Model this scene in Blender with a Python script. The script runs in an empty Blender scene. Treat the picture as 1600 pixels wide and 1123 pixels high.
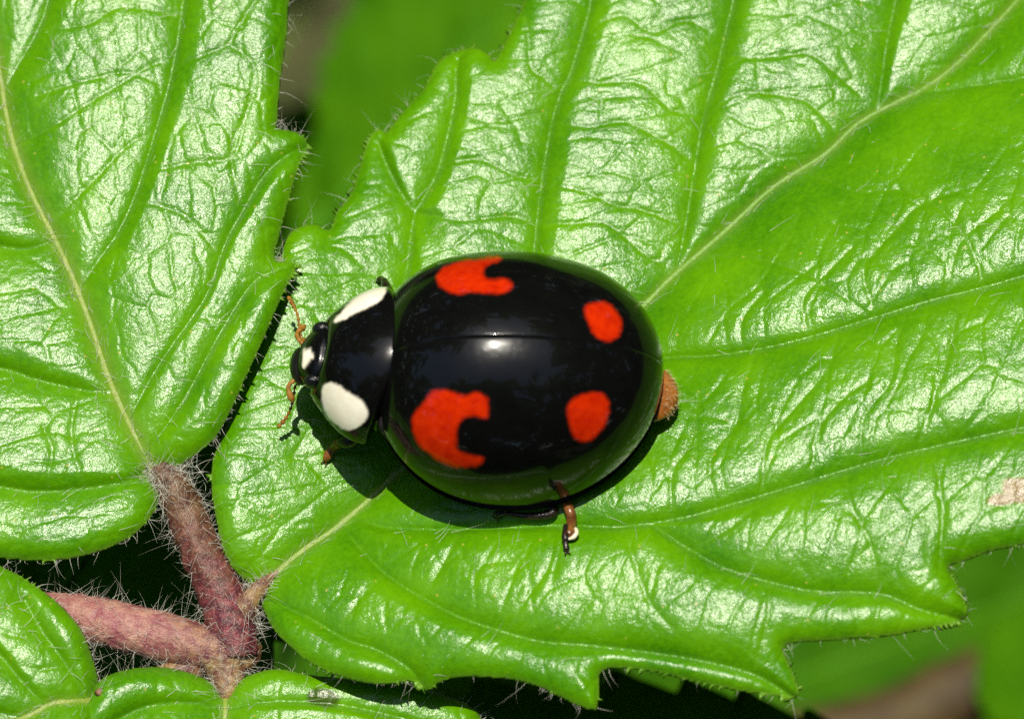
import bpy, math, random
import numpy as np
from mathutils import Vector, Matrix

random.seed(7)
rng = np.random.default_rng(11)
MM = 0.001                       # everything below is written in millimetres
scene = bpy.context.scene
COL = scene.collection

# ------------------------------------------------------------------ camera
TILT = math.radians(19.0)
DIST = 100.0
LENS = 175.6
CAM = np.array([0.0, -DIST * math.sin(TILT), DIST * math.cos(TILT)])
FWD = np.array([0.0, math.sin(TILT), -math.cos(TILT)])
UPV = np.array([0.0, math.cos(TILT), math.sin(TILT)])
cam_data = bpy.data.cameras.new('camera')
cam_data.lens = LENS
cam_data.sensor_width = 36.0
cam_data.clip_start = 0.002
cam_data.clip_end = 500.0
cam_data.dof.use_dof = True
cam_data.dof.focus_distance = (DIST - 1.0) * MM
cam_data.dof.aperture_fstop = 105.0
cam = bpy.data.objects.new('camera', cam_data)
COL.objects.link(cam)
cam.location = Vector(CAM * MM)
cam.rotation_euler = (TILT, 0, 0)
scene.camera = cam

# ------------------------------------------------------------------ light
SUN_DIR = Vector((-0.045, 0.20, 0.975)).normalized()
elev = math.asin(SUN_DIR.z)
azim = math.atan2(SUN_DIR.x, SUN_DIR.y)
world = bpy.data.worlds.new('World')
scene.world = world
world.use_nodes = True
wn = world.node_tree.nodes
wn.clear()
w_out = wn.new('ShaderNodeOutputWorld')
w_bg = wn.new('ShaderNodeBackground')
w_sky = wn.new('ShaderNodeTexSky')
w_sky.sky_type = 'NISHITA'
w_sky.sun_disc = False
w_sky.sun_elevation = elev
w_sky.sun_rotation = azim
w_sky.dust_density = 0.8
w_bg.inputs['Strength'].default_value = 0.14
world.node_tree.links.new(w_sky.outputs[0], w_bg.inputs[0])
world.node_tree.links.new(w_bg.outputs[0], w_out.inputs[0])
sun_data = bpy.data.lights.new('sun', 'SUN')
sun_data.energy = 5.0
sun_data.angle = math.radians(0.53)
sun_data.color = (1.0, 0.945, 0.82)
sun = bpy.data.objects.new('sun', sun_data)
COL.objects.link(sun)
sun.location = (0, 0, 1)
sun.rotation_euler = SUN_DIR.to_track_quat('Z', 'Y').to_euler()
scene.view_settings.view_transform = 'Standard'
scene.view_settings.look = 'None'
scene.view_settings.exposure = 0.08
scene.view_settings.gamma = 1.0
scene.cycles.use_denoising = False          # keeps the glitter of the epidermis


# ------------------------------------------------------------------ pixels and points
def px(x, y, z=0.0):
    """pixel of the 1600 x 1123 picture -> point (mm) at height z"""
    x = np.asarray(x, float); y = np.asarray(y, float)
    k = 36.0 / LENS / 1600.0
    dx = (x - 800.0) * k
    up = (561.5 - y) * k
    dy = FWD[1] + up * UPV[1]
    dz = FWD[2] + up * UPV[2]
    t = (z - CAM[2]) / dz
    return np.stack([CAM[0] + dx * t, CAM[1] + dy * t, np.zeros_like(t) + z], -1)


def to_px(P):
    d = P - CAM
    depth = d @ FWD
    k = 36.0 / LENS / 1600.0
    return np.stack([800.0 + d[..., 0] / depth / k, 561.5 - (d @ UPV) / depth / k], -1)


def pts(lst, z=0.0):
    """pixels -> points; z is a height or a function giving the blade's rough height at (x, y)"""
    a = np.array(lst, float)
    if not callable(z):
        return px(a[:, 0], a[:, 1], z)[:, :2]
    h = np.zeros(len(a))
    for _ in range(8):
        P = np.array([px(u, v, w) for (u, v), w in zip(a, h)])
        h = z(P[:, 0], P[:, 1])
    return P[:, :2]


def smooth_line(P, n=8, closed=False):
    """Catmull-Rom through the points"""
    P = np.asarray(P, float)
    if closed:
        Q = np.vstack([P[-1], P, P[0], P[1]])
    else:
        Q = np.vstack([2 * P[0] - P[1], P, 2 * P[-1] - P[-2]])
    out = []
    for i in range(1, len(Q) - 2):
        p0, p1, p2, p3 = Q[i - 1], Q[i], Q[i + 1], Q[i + 2]
        for s in range(n):
            t = s / n
            out.append(0.5 * (2 * p1 + (p2 - p0) * t + (2 * p0 - 5 * p1 + 4 * p2 - p3) * t * t
                              + (3 * p1 - p0 - 3 * p2 + p3) * t ** 3))
    if not closed:
        out.append(P[-1])
    return np.array(out)


def inside_poly(X, Y, poly):
    r = np.zeros(X.shape, bool)
    n = len(poly)
    for i in range(n):
        x0, y0 = poly[i]; x1, y1 = poly[(i + 1) % n]
        if y0 == y1:
            continue
        c = ((y0 > Y) != (y1 > Y))
        r ^= c & (X < (x1 - x0) * (Y - y0) / (y1 - y0) + x0)
    return r


# ------------------------------------------------------------------ numpy noise
def hash2(i, j, s):
    h = np.sin(i * 127.1 + j * 311.7 + s * 74.7) * 43758.5453
    return h - np.floor(h)


def vnoise(x, y, s=0.0):
    i = np.floor(x); j = np.floor(y)
    f = x - i; g = y - j
    f = f * f * (3 - 2 * f); g = g * g * (3 - 2 * g)
    a = hash2(i, j, s); b = hash2(i + 1, j, s); c = hash2(i, j + 1, s); d = hash2(i + 1, j + 1, s)
    return (a + (b - a) * f) * (1 - g) + (c + (d - c) * f) * g


def fbm(x, y, s=0.0, o=4):
    v = 0; a = 0.5
    for k in range(o):
        v = v + a * vnoise(x * 2 ** k, y * 2 ** k, s + k * 3.1)
        a *= 0.5
    return v


def voro_edge(x, y, s=0.0, jit=0.85):
    """distance to the borders of random cells, in cell units (F2 - F1), and a random number per cell"""
    i = np.floor(x); j = np.floor(y)
    f1 = np.full(x.shape, 9.0); f2 = np.full(x.shape, 9.0); cid = np.zeros(x.shape)
    for a in (-1, 0, 1):
        for b in (-1, 0, 1):
            ci = i + a; cj = j + b
            qx = ci + 0.5 + jit * (hash2(ci, cj, s) - 0.5)
            qy = cj + 0.5 + jit * (hash2(ci, cj, s + 5.3) - 0.5)
            d = np.hypot(x - qx, y - qy)
            near = d < f1
            f2 = np.where(near, f1, np.minimum(f2, d))
            cid = np.where(near, hash2(ci, cj, s + 9.9), cid)
            f1 = np.where(near, d, f1)
    return f2 - f1, cid


# ------------------------------------------------------------------ mesh helpers
def make_mesh(name, V, F, smooth=True):
    """V (n,3) in mm, F list or (m,4)/(m,3) array"""
    me = bpy.data.meshes.new(name)
    V = np.asarray(V, np.float32) * MM
    if isinstance(F, np.ndarray):
        m, k = F.shape
        me.vertices.add(len(V)); me.loops.add(m * k); me.polygons.add(m)
        me.vertices.foreach_set('co', V.ravel())
        me.loops.foreach_set('vertex_index', F.astype(np.int32).ravel())
        me.polygons.foreach_set('loop_start', np.arange(0, m * k, k, dtype=np.int32))
        me.update(calc_edges=True)
    else:
        me.from_pydata(V.tolist(), [], F)
    me.validate()
    if smooth:
        me.polygons.foreach_set('use_smooth', np.ones(len(me.polygons), bool))
    me.update()
    return me


def add(name, me, mat, parent=None, label=None, cat=None, group=None, kind=None):
    o = bpy.data.objects.new(name, me)
    COL.objects.link(o)
    if mat is not None and me is not None:
        me.materials.append(mat)
    if parent is not None:
        o.parent = parent
        o.matrix_parent_inverse = Matrix.Identity(4)
    for k, v in (('label', label), ('category', cat), ('group', group), ('kind', kind)):
        if v:
            o[k] = v
    return o


def empty(name, loc, label, cat, group=None):
    o = bpy.data.objects.new(name, None)
    o.empty_display_size = 0.001
    COL.objects.link(o)
    o.location = Vector(loc) * MM
    o['label'] = label; o['category'] = cat
    if group:
        o['group'] = group
    return o


def set_attr(me, name, rgb):
    a = me.attributes.new(name, 'FLOAT_COLOR', 'POINT')
    c = np.ones((len(me.vertices), 4), np.float32)
    c[:, :3] = rgb
    a.data.foreach_set('color', c.ravel())


def tube(P, R, sides=8, cap=True):
    """tapered tube along P (n,3) with radii R"""
    P = np.asarray(P, float); R = np.asarray(R, float)
    n = len(P)
    T = np.gradient(P, axis=0)
    T /= np.linalg.norm(T, axis=1)[:, None] + 1e-12
    ref = np.array([0, 0, 1.0]) if abs(T[0][2]) < 0.9 else np.array([1.0, 0, 0])
    V = []; F = []
    ang = np.linspace(0, 2 * np.pi, sides, endpoint=False)
    u = np.cross(T[0], ref); u /= np.linalg.norm(u)
    for i in range(n):
        u = u - T[i] * (u @ T[i]); u /= np.linalg.norm(u) + 1e-12
        v = np.cross(T[i], u)
        for a in ang:
            V.append(P[i] + R[i] * (math.cos(a) * u + math.sin(a) * v))
    for i in range(n - 1):
        for k in range(sides):
            a = i * sides + k; b = i * sides + (k + 1) % sides
            F.append((a, b, b + sides, a + sides))
    if cap:
        F.append(tuple(range(sides))[::-1])
        F.append(tuple((n - 1) * sides + k for k in range(sides)))
    return np.array(V), F


class MB:
    """collects pieces into one mesh"""
    def __init__(self):
        self.V = []; self.F = []; self.n = 0
    def put(self, V, F):
        V = np.asarray(V, float)
        self.V.append(V)
        self.F.extend([tuple(int(i) + self.n for i in f) for f in F])
        self.n += len(V)
        return self
    def tube(self, P, R, sides=8):
        return self.put(*tube(P, R, sides))
    def ball(self, c, r, rot=None, nu=16, nv=10):
        V = []; F = []
        r = np.ones(3) * np.asarray(r, float)
        for j in range(nv + 1):
            th = math.pi * j / nv
            for i in range(nu):
                ph = 2 * math.pi * i / nu
                V.append((math.sin(th) * math.cos(ph) * r[0], math.sin(th) * math.sin(ph) * r[1], math.cos(th) * r[2]))
        for j in range(nv):
            for i in range(nu):
                a = j * nu + i; b = j * nu + (i + 1) % nu
                F.append((a, a + nu, b + nu, b))
        V = np.array(V)
        if rot is not None:
            V = V @ np.array(rot).T
        return self.put(V + np.asarray(c, float), F)
    def mesh(self, name):
        return make_mesh(name, np.vstack(self.V), self.F)


# ------------------------------------------------------------------ materials
def mat_new(name):
    m = bpy.data.materials.new(name)
    m.use_nodes = True
    nt = m.node_tree
    nt.nodes.clear()
    out = nt.nodes.new('ShaderNodeOutputMaterial')
    b = nt.nodes.new('ShaderNodeBsdfPrincipled')
    nt.links.new(b.outputs[0], out.inputs[0])
    return m, nt, b, out


def N(nt, typ, **kw):
    n = nt.nodes.new(typ)
    for k, v in kw.items():
        if k.startswith('i_'):
            n.inputs[k[2:].replace('_', ' ')].default_value = v
        else:
            setattr(n, k, v)
    return n


def noise(nt, co, size_mm, detail=3.0, rough=0.55):
    n = N(nt, 'ShaderNodeTexNoise')
    n.inputs['Scale'].default_value = 1.0 / (size_mm * MM)
    n.inputs['Detail'].default_value = detail
    n.inputs['Roughness'].default_value = rough
    nt.links.new(co, n.inputs['Vector'])
    return n


def voro(nt, co, size_mm, feature='F1'):
    n = N(nt, 'ShaderNodeTexVoronoi', feature=feature)
    n.inputs['Scale'].default_value = 1.0 / (size_mm * MM)
    nt.links.new(co, n.inputs['Vector'])
    return n


def ramp(nt, fac, stops):
    r = N(nt, 'ShaderNodeValToRGB')
    el = r.color_ramp.elements
    while len(el) < len(stops):
        el.new(0.5)
    for e, (p, c) in zip(el, stops):
        e.position = p
        e.color = (*c, 1) if len(c) == 3 else c
    nt.links.new(fac, r.inputs[0])
    return r


def mix(nt, fac, a, b, blend='MIX'):
    m = N(nt, 'ShaderNodeMix', data_type='RGBA', blend_type=blend)
    for sock, v in ((m.inputs[0], fac), (m.inputs[6], a), (m.inputs[7], b)):
        if hasattr(v, 'links'):
            nt.links.new(v, sock)
        elif isinstance(v, (int, float)):
            sock.default_value = v
        else:
            sock.default_value = (*v, 1)
    return m.outputs[2]


def bump(nt, h, dist_mm, strength=1.0, normal=None):
    b = N(nt, 'ShaderNodeBump')
    b.inputs['Strength'].default_value = strength
    b.inputs['Distance'].default_value = dist_mm * MM
    nt.links.new(h, b.inputs['Height'])
    if normal is not None:
        nt.links.new(normal, b.inputs['Normal'])
    return b.outputs[0]


def leaf_material(name, g1, g2, vein=(0.24, 0.36, 0.05), rough=0.25, fine=0.0112, transl=0.20, spec=0.5):
    m, nt, b, out = mat_new(name)
    L = nt.links
    co = N(nt, 'ShaderNodeTexCoord').outputs['Object']
    att = N(nt, 'ShaderNodeAttribute', attribute_name='mask')
    sep = N(nt, 'ShaderNodeSeparateColor')
    L.new(att.outputs['Color'], sep.inputs[0])
    n1 = noise(nt, co, 1.6, 4)
    base = mix(nt, ramp(nt, n1.outputs[0], [(0.3, (0, 0, 0)), (0.7, (1, 1, 1))]).outputs[0], g1, g2)
    n2 = noise(nt, co, 0.10, 3)
    base = mix(nt, ramp(nt, n2.outputs[0], [(0.35, (0, 0, 0)), (0.75, (0.30, 0.30, 0.30))]).outputs[0], base,
               tuple(min(1, c * 1.3 + 0.001) for c in g2))
    sv = voro(nt, co, 0.45)
    speck = ramp(nt, sv.outputs['Distance'], [(0.045, (0.8, 0.8, 0.8)), (0.075, (0, 0, 0))])
    base = mix(nt, speck.outputs[0], base, (0.42, 0.40, 0.06))
    base = mix(nt, sep.outputs[0], base, vein)
    brown = mix(nt, n2.outputs[0], (0.12, 0.07, 0.015), (0.42, 0.31, 0.12))
    base = mix(nt, sep.outputs[1], base, brown)
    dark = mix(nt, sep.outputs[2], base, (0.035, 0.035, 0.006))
    L.new(dark, b.inputs['Base Color'])
    n3 = noise(nt, co, 0.5, 2)
    mr = N(nt, 'ShaderNodeMapRange')
    mr.inputs['To Min'].default_value = rough - 0.07
    mr.inputs['To Max'].default_value = rough + 0.09
    L.new(n3.outputs[0], mr.inputs['Value'])
    L.new(mr.outputs[0], b.inputs['Roughness'])
    b.inputs['IOR'].default_value = 1.50
    b.inputs['Specular IOR Level'].default_value = spec
    # epidermis: tiny domed cells, plus soft wrinkling
    v1 = noise(nt, co, 0.055, 2, 0.7)
    nw = noise(nt, co, 0.16, 3, 0.6)
    nb = bump(nt, nw.outputs[0], 0.006, 1.0)
    nb = bump(nt, v1.outputs[0], fine, 1.0, nb)
    L.new(nb, b.inputs['Normal'])
    tr = N(nt, 'ShaderNodeBsdfTranslucent')
    L.new(mix(nt, 0.5, dark, (0.16, 0.42, 0.001)), tr.inputs[0])
    ms = N(nt, 'ShaderNodeMixShader')
    ms.inputs[0].default_value = transl
    L.new(b.outputs[0], ms.inputs[1]); L.new(tr.outputs[0], ms.inputs[2])
    L.new(ms.outputs[0], out.inputs[0])
    return m


M_LEAF = leaf_material('leaf_green', (0.048, 0.212, 0.0002), (0.124, 0.352, 0.0004))
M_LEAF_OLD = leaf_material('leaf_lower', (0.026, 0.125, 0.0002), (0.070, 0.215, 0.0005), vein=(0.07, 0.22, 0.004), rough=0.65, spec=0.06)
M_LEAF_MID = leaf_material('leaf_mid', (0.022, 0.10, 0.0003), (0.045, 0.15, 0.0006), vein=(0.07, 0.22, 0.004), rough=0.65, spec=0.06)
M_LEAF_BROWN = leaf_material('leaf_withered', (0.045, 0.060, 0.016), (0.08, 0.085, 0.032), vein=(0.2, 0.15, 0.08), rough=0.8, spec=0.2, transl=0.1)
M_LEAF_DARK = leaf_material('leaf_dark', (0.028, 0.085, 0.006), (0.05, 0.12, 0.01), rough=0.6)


def simple_mat(name, c1, c2, size, rough=0.45, bump_mm=0.0, bump_size=0.05, **kw):
    m, nt, b, out = mat_new(name)
    co = N(nt, 'ShaderNodeTexCoord').outputs['Object']
    n = noise(nt, co, size, 4)
    nt.links.new(ramp(nt, n.outputs[0], [(0.35, c1), (0.68, c2)]).outputs[0], b.inputs['Base Color'])
    b.inputs['Roughness'].default_value = rough
    if bump_mm:
        nt.links.new(bump(nt, noise(nt, co, bump_size, 3).outputs[0], bump_mm), b.inputs['Normal'])
    for k, v in kw.items():
        b.inputs[k.replace('_', ' ')].default_value = v
    return m


M_RIB_OLD = simple_mat('midrib_pale', (0.26, 0.32, 0.05), (0.44, 0.40, 0.16), 0.25, 0.42, 0.02, 0.06)
M_VEIN = simple_mat('vein_soft', (0.035, 0.16, 0.0006), (0.08, 0.26, 0.002), 0.3, 0.65, 0.012, 0.06, Specular_IOR_Level=0.2)
M_RIB_GREEN = simple_mat('vein_green', (0.12, 0.30, 0.02), (0.22, 0.36, 0.05), 0.3, 0.42, 0.012, 0.06)
M_RIB, rnt, rb, rout = mat_new('midrib')
rco = N(rnt, 'ShaderNodeTexCoord').outputs['Object']
rat = N(rnt, 'ShaderNodeAttribute', attribute_name='mask')
rsep = N(rnt, 'ShaderNodeSeparateColor'); rnt.links.new(rat.outputs['Color'], rsep.inputs[0])
rno = noise(rnt, rco, 0.2, 4)
rnt.links.new(mix(rnt, rsep.outputs[0], mix(rnt, rno.outputs[0], (0.14, 0.27, 0.010), (0.31, 0.35, 0.07)), mix(rnt, rno.outputs[0], (0.08, 0.26, 0.004), (0.20, 0.34, 0.05))), rb.inputs['Base Color'])
rb.inputs['Roughness'].default_value = 0.45
rnt.links.new(bump(rnt, noise(rnt, rco, 0.07, 3).outputs[0], 0.03), rb.inputs['Normal'])
M_HAIR = simple_mat('white_hair', (0.80, 0.78, 0.66), (0.90, 0.88, 0.78), 0.3, 0.25, Transmission_Weight=0.25)
M_STALK_RED = simple_mat('stalk_purple', (0.085, 0.022, 0.020), (0.33, 0.17, 0.10), 0.22, 0.42, 0.05, 0.10)
M_STALK_PINK = simple_mat('stalk_pink', (0.36, 0.10, 0.12), (0.50, 0.30, 0.22), 0.5, 0.38, 0.04, 0.10)
M_NODE = simple_mat('node_tan', (0.12, 0.035, 0.03), (0.34, 0.22, 0.09), 0.3, 0.45, 0.05, 0.10)


def shell_material(name, spot_rgb, spot2):
    """black lacquered cuticle, pigment taken from the mask attribute"""
    m, nt, b, out = mat_new(name)
    L = nt.links
    co = N(nt, 'ShaderNodeTexCoord').outputs['Object']
    att = N(nt, 'ShaderNodeAttribute', attribute_name='mask')
    sep = N(nt, 'ShaderNodeSeparateColor')
    L.new(att.outputs['Color'], sep.inputs[0])
    n = noise(nt, co, 0.35, 4)
    blk = mix(nt, n.outputs[0], (0.0018, 0.0020, 0.0022), (0.0045, 0.0045, 0.0040))
    n2 = noise(nt, co, 0.22, 5, 0.6)
    col = mix(nt, ramp(nt, n2.outputs[0], [(0.3, (0, 0, 0)), (0.8, (1, 1, 1))]).outputs[0], spot_rgb, spot2)
    L.new(mix(nt, sep.outputs[0], blk, col), b.inputs['Base Color'])
    b.inputs['Roughness'].default_value = 0.20
    b.inputs['Specular IOR Level'].default_value = 0.10
    b.inputs['Coat Weight'].default_value = 0.65
    b.inputs['Coat Roughness'].default_value = 0.040
    b.inputs['Coat IOR'].default_value = 1.38
    pv = voro(nt, co, 0.085)
    pit = ramp(nt, pv.outputs['Distance'], [(0.0, (0, 0, 0)), (0.22, (1, 1, 1))])
    nb = bump(nt, noise(nt, co, 0.55, 2).outputs[0], 0.010)
    L.new(bump(nt, pit.outputs[0], 0.0010, 1.0, nb), b.inputs['Normal'])
    L.new(bump(nt, noise(nt, co, 0.7, 2).outputs[0], 0.008), b.inputs['Coat Normal'])
    return m


M_ELY = shell_material('elytra_black', (0.42, 0.011, 0.0008), (0.62, 0.030, 0.0015))
M_PRO = shell_material('pronotum_black', (0.98, 0.93, 0.79), (0.90, 0.82, 0.62))
M_BODY = simple_mat('underside_black', (0.004, 0.004, 0.004), (0.012, 0.010, 0.008), 0.3, 0.32)
M_EYE = simple_mat('eye_black', (0.004, 0.004, 0.005), (0.010, 0.010, 0.012), 0.2, 0.22, 0.012, 0.035)
M_AMBER = simple_mat('amber', (0.20, 0.085, 0.012), (0.38, 0.19, 0.035), 0.12, 0.25)
M_LEG = simple_mat('leg_brown', (0.10, 0.035, 0.010), (0.26, 0.10, 0.025), 0.2, 0.28)
M_LEGB = simple_mat('leg_black', (0.008, 0.006, 0.005), (0.03, 0.018, 0.01), 0.2, 0.25, 0.01, 0.05)
M_TAIL = simple_mat('abdomen_orange', (0.19, 0.055, 0.008), (0.34, 0.12, 0.02), 0.25, 0.33, 0.015, 0.06)

# ------------------------------------------------------------------ ground
gm, gnt, gb, gout = mat_new('soil')
gco = N(gnt, 'ShaderNodeTexCoord').outputs['Object']
gn = noise(gnt, gco, 60, 8, 0.65)
gnt.links.new(ramp(gnt, gn.outputs[0], [(0.3, (0.022, 0.020, 0.010)), (0.55, (0.035, 0.045, 0.012)), (0.75, (0.08, 0.065, 0.04))]).outputs[0], gb.inputs['Base Color'])
gb.inputs['Roughness'].default_value = 0.95
gnt.links.new(bump(gnt, gn.outputs[0], 20), gb.inputs['Normal'])
gx = np.concatenate([-np.geomspace(80000, 60, 24), np.linspace(-50, 50, 9), np.geomspace(60, 80000, 24)])
GX, GY = np.meshgrid(gx, gx)
GZ = -170 + 25 * (fbm(GX / 90, GY / 90, 4.0) - 0.5)
gi = np.arange(GX.size).reshape(GX.shape)
GF = np.stack([gi[:-1, :-1], gi[:-1, 1:], gi[1:, 1:], gi[1:, :-1]], -1).reshape(-1, 4)
add('ground', make_mesh('ground', np.stack([GX, GY, GZ], -1).reshape(-1, 3), GF), gm, kind='structure')


# ------------------------------------------------------------------ leaf sheets
FINE = 0.034
FX0, FX1 = -11.2, 11.2
FY0, FY1 = -8.6, 8.6


def axis(lo, hi, f0, f1, fine):
    a = []
    c = max(lo, f0); d = min(hi, f1)
    mid = np.arange(c, d + fine, fine)
    left = []; x = c; s = fine
    while x > lo:
        s = min(s * 1.25, 0.35); x -= s; left.append(x)
    right = []; x = mid[-1]; s = fine
    while x < hi:
        s = min(s * 1.25, 0.35); x += s; right.append(x)
    return np.concatenate([left[::-1], mid, right])


def seg_field(xs, ys, P, D, reach, NXY=None, SG=None):
    """min distance of each grid point to polyline P, updated inside D"""
    for k in range(len(P) - 1):
        (x0, y0), (x1, y1) = P[k], P[k + 1]
        i0 = np.searchsorted(xs, min(x0, x1) - reach); i1 = np.searchsorted(xs, max(x0, x1) + reach)
        j0 = np.searchsorted(ys, min(y0, y1) - reach); j1 = np.searchsorted(ys, max(y0, y1) + reach)
        if i1 <= i0 or j1 <= j0:
            continue
        X = xs[i0:i1][None, :]; Y = ys[j0:j1][:, None]
        dx, dy = x1 - x0, y1 - y0
        L2 = dx * dx + dy * dy + 1e-12
        t = np.clip(((X - x0) * dx + (Y - y0) * dy) / L2, 0, 1)
        qx = x0 + t * dx; qy = y0 + t * dy
        d = np.hypot(X - qx, Y - qy)
        sub = D[j0:j1, i0:i1]
        m = d < sub
        sub[m] = d[m]
        if NXY is not None:
            NXY[0][j0:j1, i0:i1][m] = qx[m]; NXY[1][j0:j1, i0:i1][m] = qy[m]
        if SG is not None:
            SG[j0:j1, i0:i1][m] = ((dx * (Y - y0) - dy * (X - x0)) / (math.sqrt(L2) * (d + 1e-6)))[m]


class Leaflet:
    def __init__(self, outline, midrib, laterals, minor, zfun, cellfun, spots=(), z0=0.0, fine=FINE,
                 groove=0.25, gw=0.75, roll=0.30, rollw=0.55, tert=0.022, seed=0.0, teeth_smooth=4, fold=(0.08, 0.08), dip=(0.15, 0.15), dipw=(0.5, 0.5), ribw=0.10, zmap=None, flank=(1.2, 1.2)):
        self.z0 = z0
        zmap = z0 if zmap is None else zmap
        self.out = smooth_line(pts(outline, (lambda x, y: zmap(x, y) - 0.40) if callable(zmap) else zmap - 0.12), teeth_smooth, True)
        jag = 0.035 * (fbm(self.out[:, 0] * 3, self.out[:, 1] * 3, seed + 2) - 0.5)
        self.out = self.out + jag[:, None]
        self.mid = smooth_line(pts(midrib, zmap), 8)
        self.lat = [smooth_line(pts(l, zmap), 8) for l in laterals]
        self.minor = [smooth_line(pts(l, zmap), 6) for l in minor]
        lo = self.out.min(0); hi = self.out.max(0)
        xs = self.xs = axis(lo[0] - 0.1, hi[0] + 0.1, FX0, FX1, fine)
        ys = self.ys = axis(lo[1] - 0.1, hi[1] + 0.1, FY0, FY1, fine)
        X, Y = np.meshgrid(xs, ys)
        ins = inside_poly(X, Y, self.out)
        big = 1e3
        De = np.full(X.shape, 2.5); NX = X.copy(); NY = Y.copy()
        cl = np.vstack([self.out, self.out[:1]])
        seg_field(xs, ys, cl, De, 2.4, (NX, NY))
        De = np.where(ins, De, 0.0)
        Dm = np.full(X.shape, 30.0); MX = X.copy(); MY = Y.copy()
        seg_field(xs, ys, self.mid, Dm, 30.0, (MX, MY))
        Dn = np.full(X.shape, 1.2)
        for l in self.minor:
            seg_field(xs, ys, l, Dn, 1.1)
        # side of the midrib: + is to the left of its direction
        far = np.vstack([self.mid, self.mid[-1] + (self.mid[-1] - self.mid[-2]) * 60])
        near = self.mid[0] - (self.mid[1] - self.mid[0]) * 60
        line = np.vstack([near, far])
        best = np.full(X.shape, 1e9); side = np.ones(X.shape)
        step = max(1, len(line) // 24)
        L2 = np.vstack([line[:1], line[1:-1:step], line[-1:]])
        for k in range(len(L2) - 1):
            (x0, y0), (x1, y1) = L2[k], L2[k + 1]
            dx, dy = x1 - x0, y1 - y0
            t = np.clip(((X - x0) * dx + (Y - y0) * dy) / (dx * dx + dy * dy + 1e-12), 0, 1)
            d = np.hypot(X - x0 - t * dx, Y - y0 - t * dy)
            m = d < best
            best[m] = d[m]
            side[m] = np.sign(dx * (Y - y0) - dy * (X - x0))[m]
        Dl = np.full(X.shape, 4.0); sunk = np.zeros(X.shape)
        wg = 1 + 0.5 * (fbm(X * 0.9, Y * 0.9, seed) - 0.5)
        for l in self.lat:
            D1 = np.full(X.shape, 4.0); S1 = np.zeros(X.shape)
            seg_field(xs, ys, l, D1, 3.6, None, S1)
            lf_w = np.where(side > 0, flank[0], flank[1])
            steep = ((lf_w + 0.22) / 2 + (lf_w - 0.22) / 2 * S1) * wg     # one flank of each sunken vein is the steeper
            g = np.exp(-D1 / steep) * np.clip((4.0 - D1) / 1.0, 0, 1)
            sunk = np.where(g > sunk, g, sunk)
            Dl = np.minimum(Dl, D1)
        # the quilt: panels swell between sunken veins
        warp = 0.5 * (fbm(X * 0.9, Y * 0.9, seed) - 0.5)
        Dl2 = Dl * (1 + 0.5 * warp)
        panel = np.minimum(Dl2, Dm * 1.0)
        fade = 1 - np.exp(-Dm / 0.7)
        H = groove * fade * (1 - sunk) * (0.75 + 0.6 * fbm(X * 0.7, Y * 0.7, seed + 31))
        H += np.where(side > 0, dip[0] * (1 - np.exp(-Dm / dipw[0])), dip[1] * (1 - np.exp(-Dm / dipw[1])))
        damp = 1 - np.exp(-panel / 0.22)
        H -= 0.035 * np.exp(-Dl / 0.05) * fade
        cx, cy = cellfun(X + warp * 0.9, Y + warp * 0.7, side)
        e1, c1 = voro_edge(cx, cy, seed + 1)
        H += damp * tert * (0.95 * (1 - np.exp(-e1 / 0.07)) + 0.30 * (1 - np.exp(-e1 / 0.4)))
        H += damp * tert * (1.5 * (1 - np.exp(-Dn / 0.06)) + 0.5 * (1 - np.exp(-Dn / 0.3)))
        w2 = 0.35 * (fbm(X * 3, Y * 3, seed + 7) - 0.5)
        e2, c2 = voro_edge(cx * 2.6 + w2, cy * 2.6 - w2, seed + 3)
        H += damp * tert * 0.42 * (1 - np.exp(-e2 / 0.10))
        e3, c3 = voro_edge(X / 0.21 + w2 * 3, Y / 0.21, seed + 4)
        H += 0.0048 * (1 - np.exp(-e3 / 0.2))
        H += 0.04 * (fbm(X * 0.8, Y * 0.8, seed + 8) - 0.5) + 0.008 * (fbm(X * 3.2, Y * 3.2, seed + 9) - 0.5) + 0.0035 * (fbm(X * 9, Y * 9, seed + 10) - 0.5)
        H += np.where(side > 0, fold[0], fold[1]) * 6 * np.tanh(Dm / 6)
        H -= roll * np.exp(-De / rollw) * (0.55 + 0.9 * fbm(X * 0.5, Y * 0.5, seed + 12))
        H -= 0.10 * np.exp(-De / 0.12)
        Z = z0 + H + zfun(X, Y, De, Dm, side)
        self.Z = Z
        # colours that belong to the blade
        vein = 0.05 * np.exp(-(Dl / 0.04) ** 2) + 0.60 * np.exp(-(Dm / ribw) ** 2)
        vein += 0.06 * np.exp(-(Dn / 0.045) ** 2) + 0.30 * np.exp(-(De / 0.05) ** 2)
        brown = np.zeros(X.shape); dark = np.zeros(X.shape)
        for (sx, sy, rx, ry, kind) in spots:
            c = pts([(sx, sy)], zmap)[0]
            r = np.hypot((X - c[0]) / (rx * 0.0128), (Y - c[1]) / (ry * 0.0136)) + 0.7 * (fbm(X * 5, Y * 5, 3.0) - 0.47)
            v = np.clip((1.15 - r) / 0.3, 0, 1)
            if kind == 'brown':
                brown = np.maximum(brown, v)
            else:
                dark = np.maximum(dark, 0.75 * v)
        # mesh: keep each quad with a corner inside, pull its outer corners onto the outline
        q = ins[:-1, :-1] | ins[:-1, 1:] | ins[1:, 1:] | ins[1:, :-1]
        idx = np.arange(X.size).reshape(X.shape)
        F = np.stack([idx[:-1, :-1], idx[:-1, 1:], idx[1:, 1:], idx[1:, :-1]], -1)[q]
        VX = np.where(ins, X, NX); VY = np.where(ins, Y, NY)
        used = np.unique(F)
        remap = np.full(X.size, -1); remap[used] = np.arange(len(used))
        F = remap[F]
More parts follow.
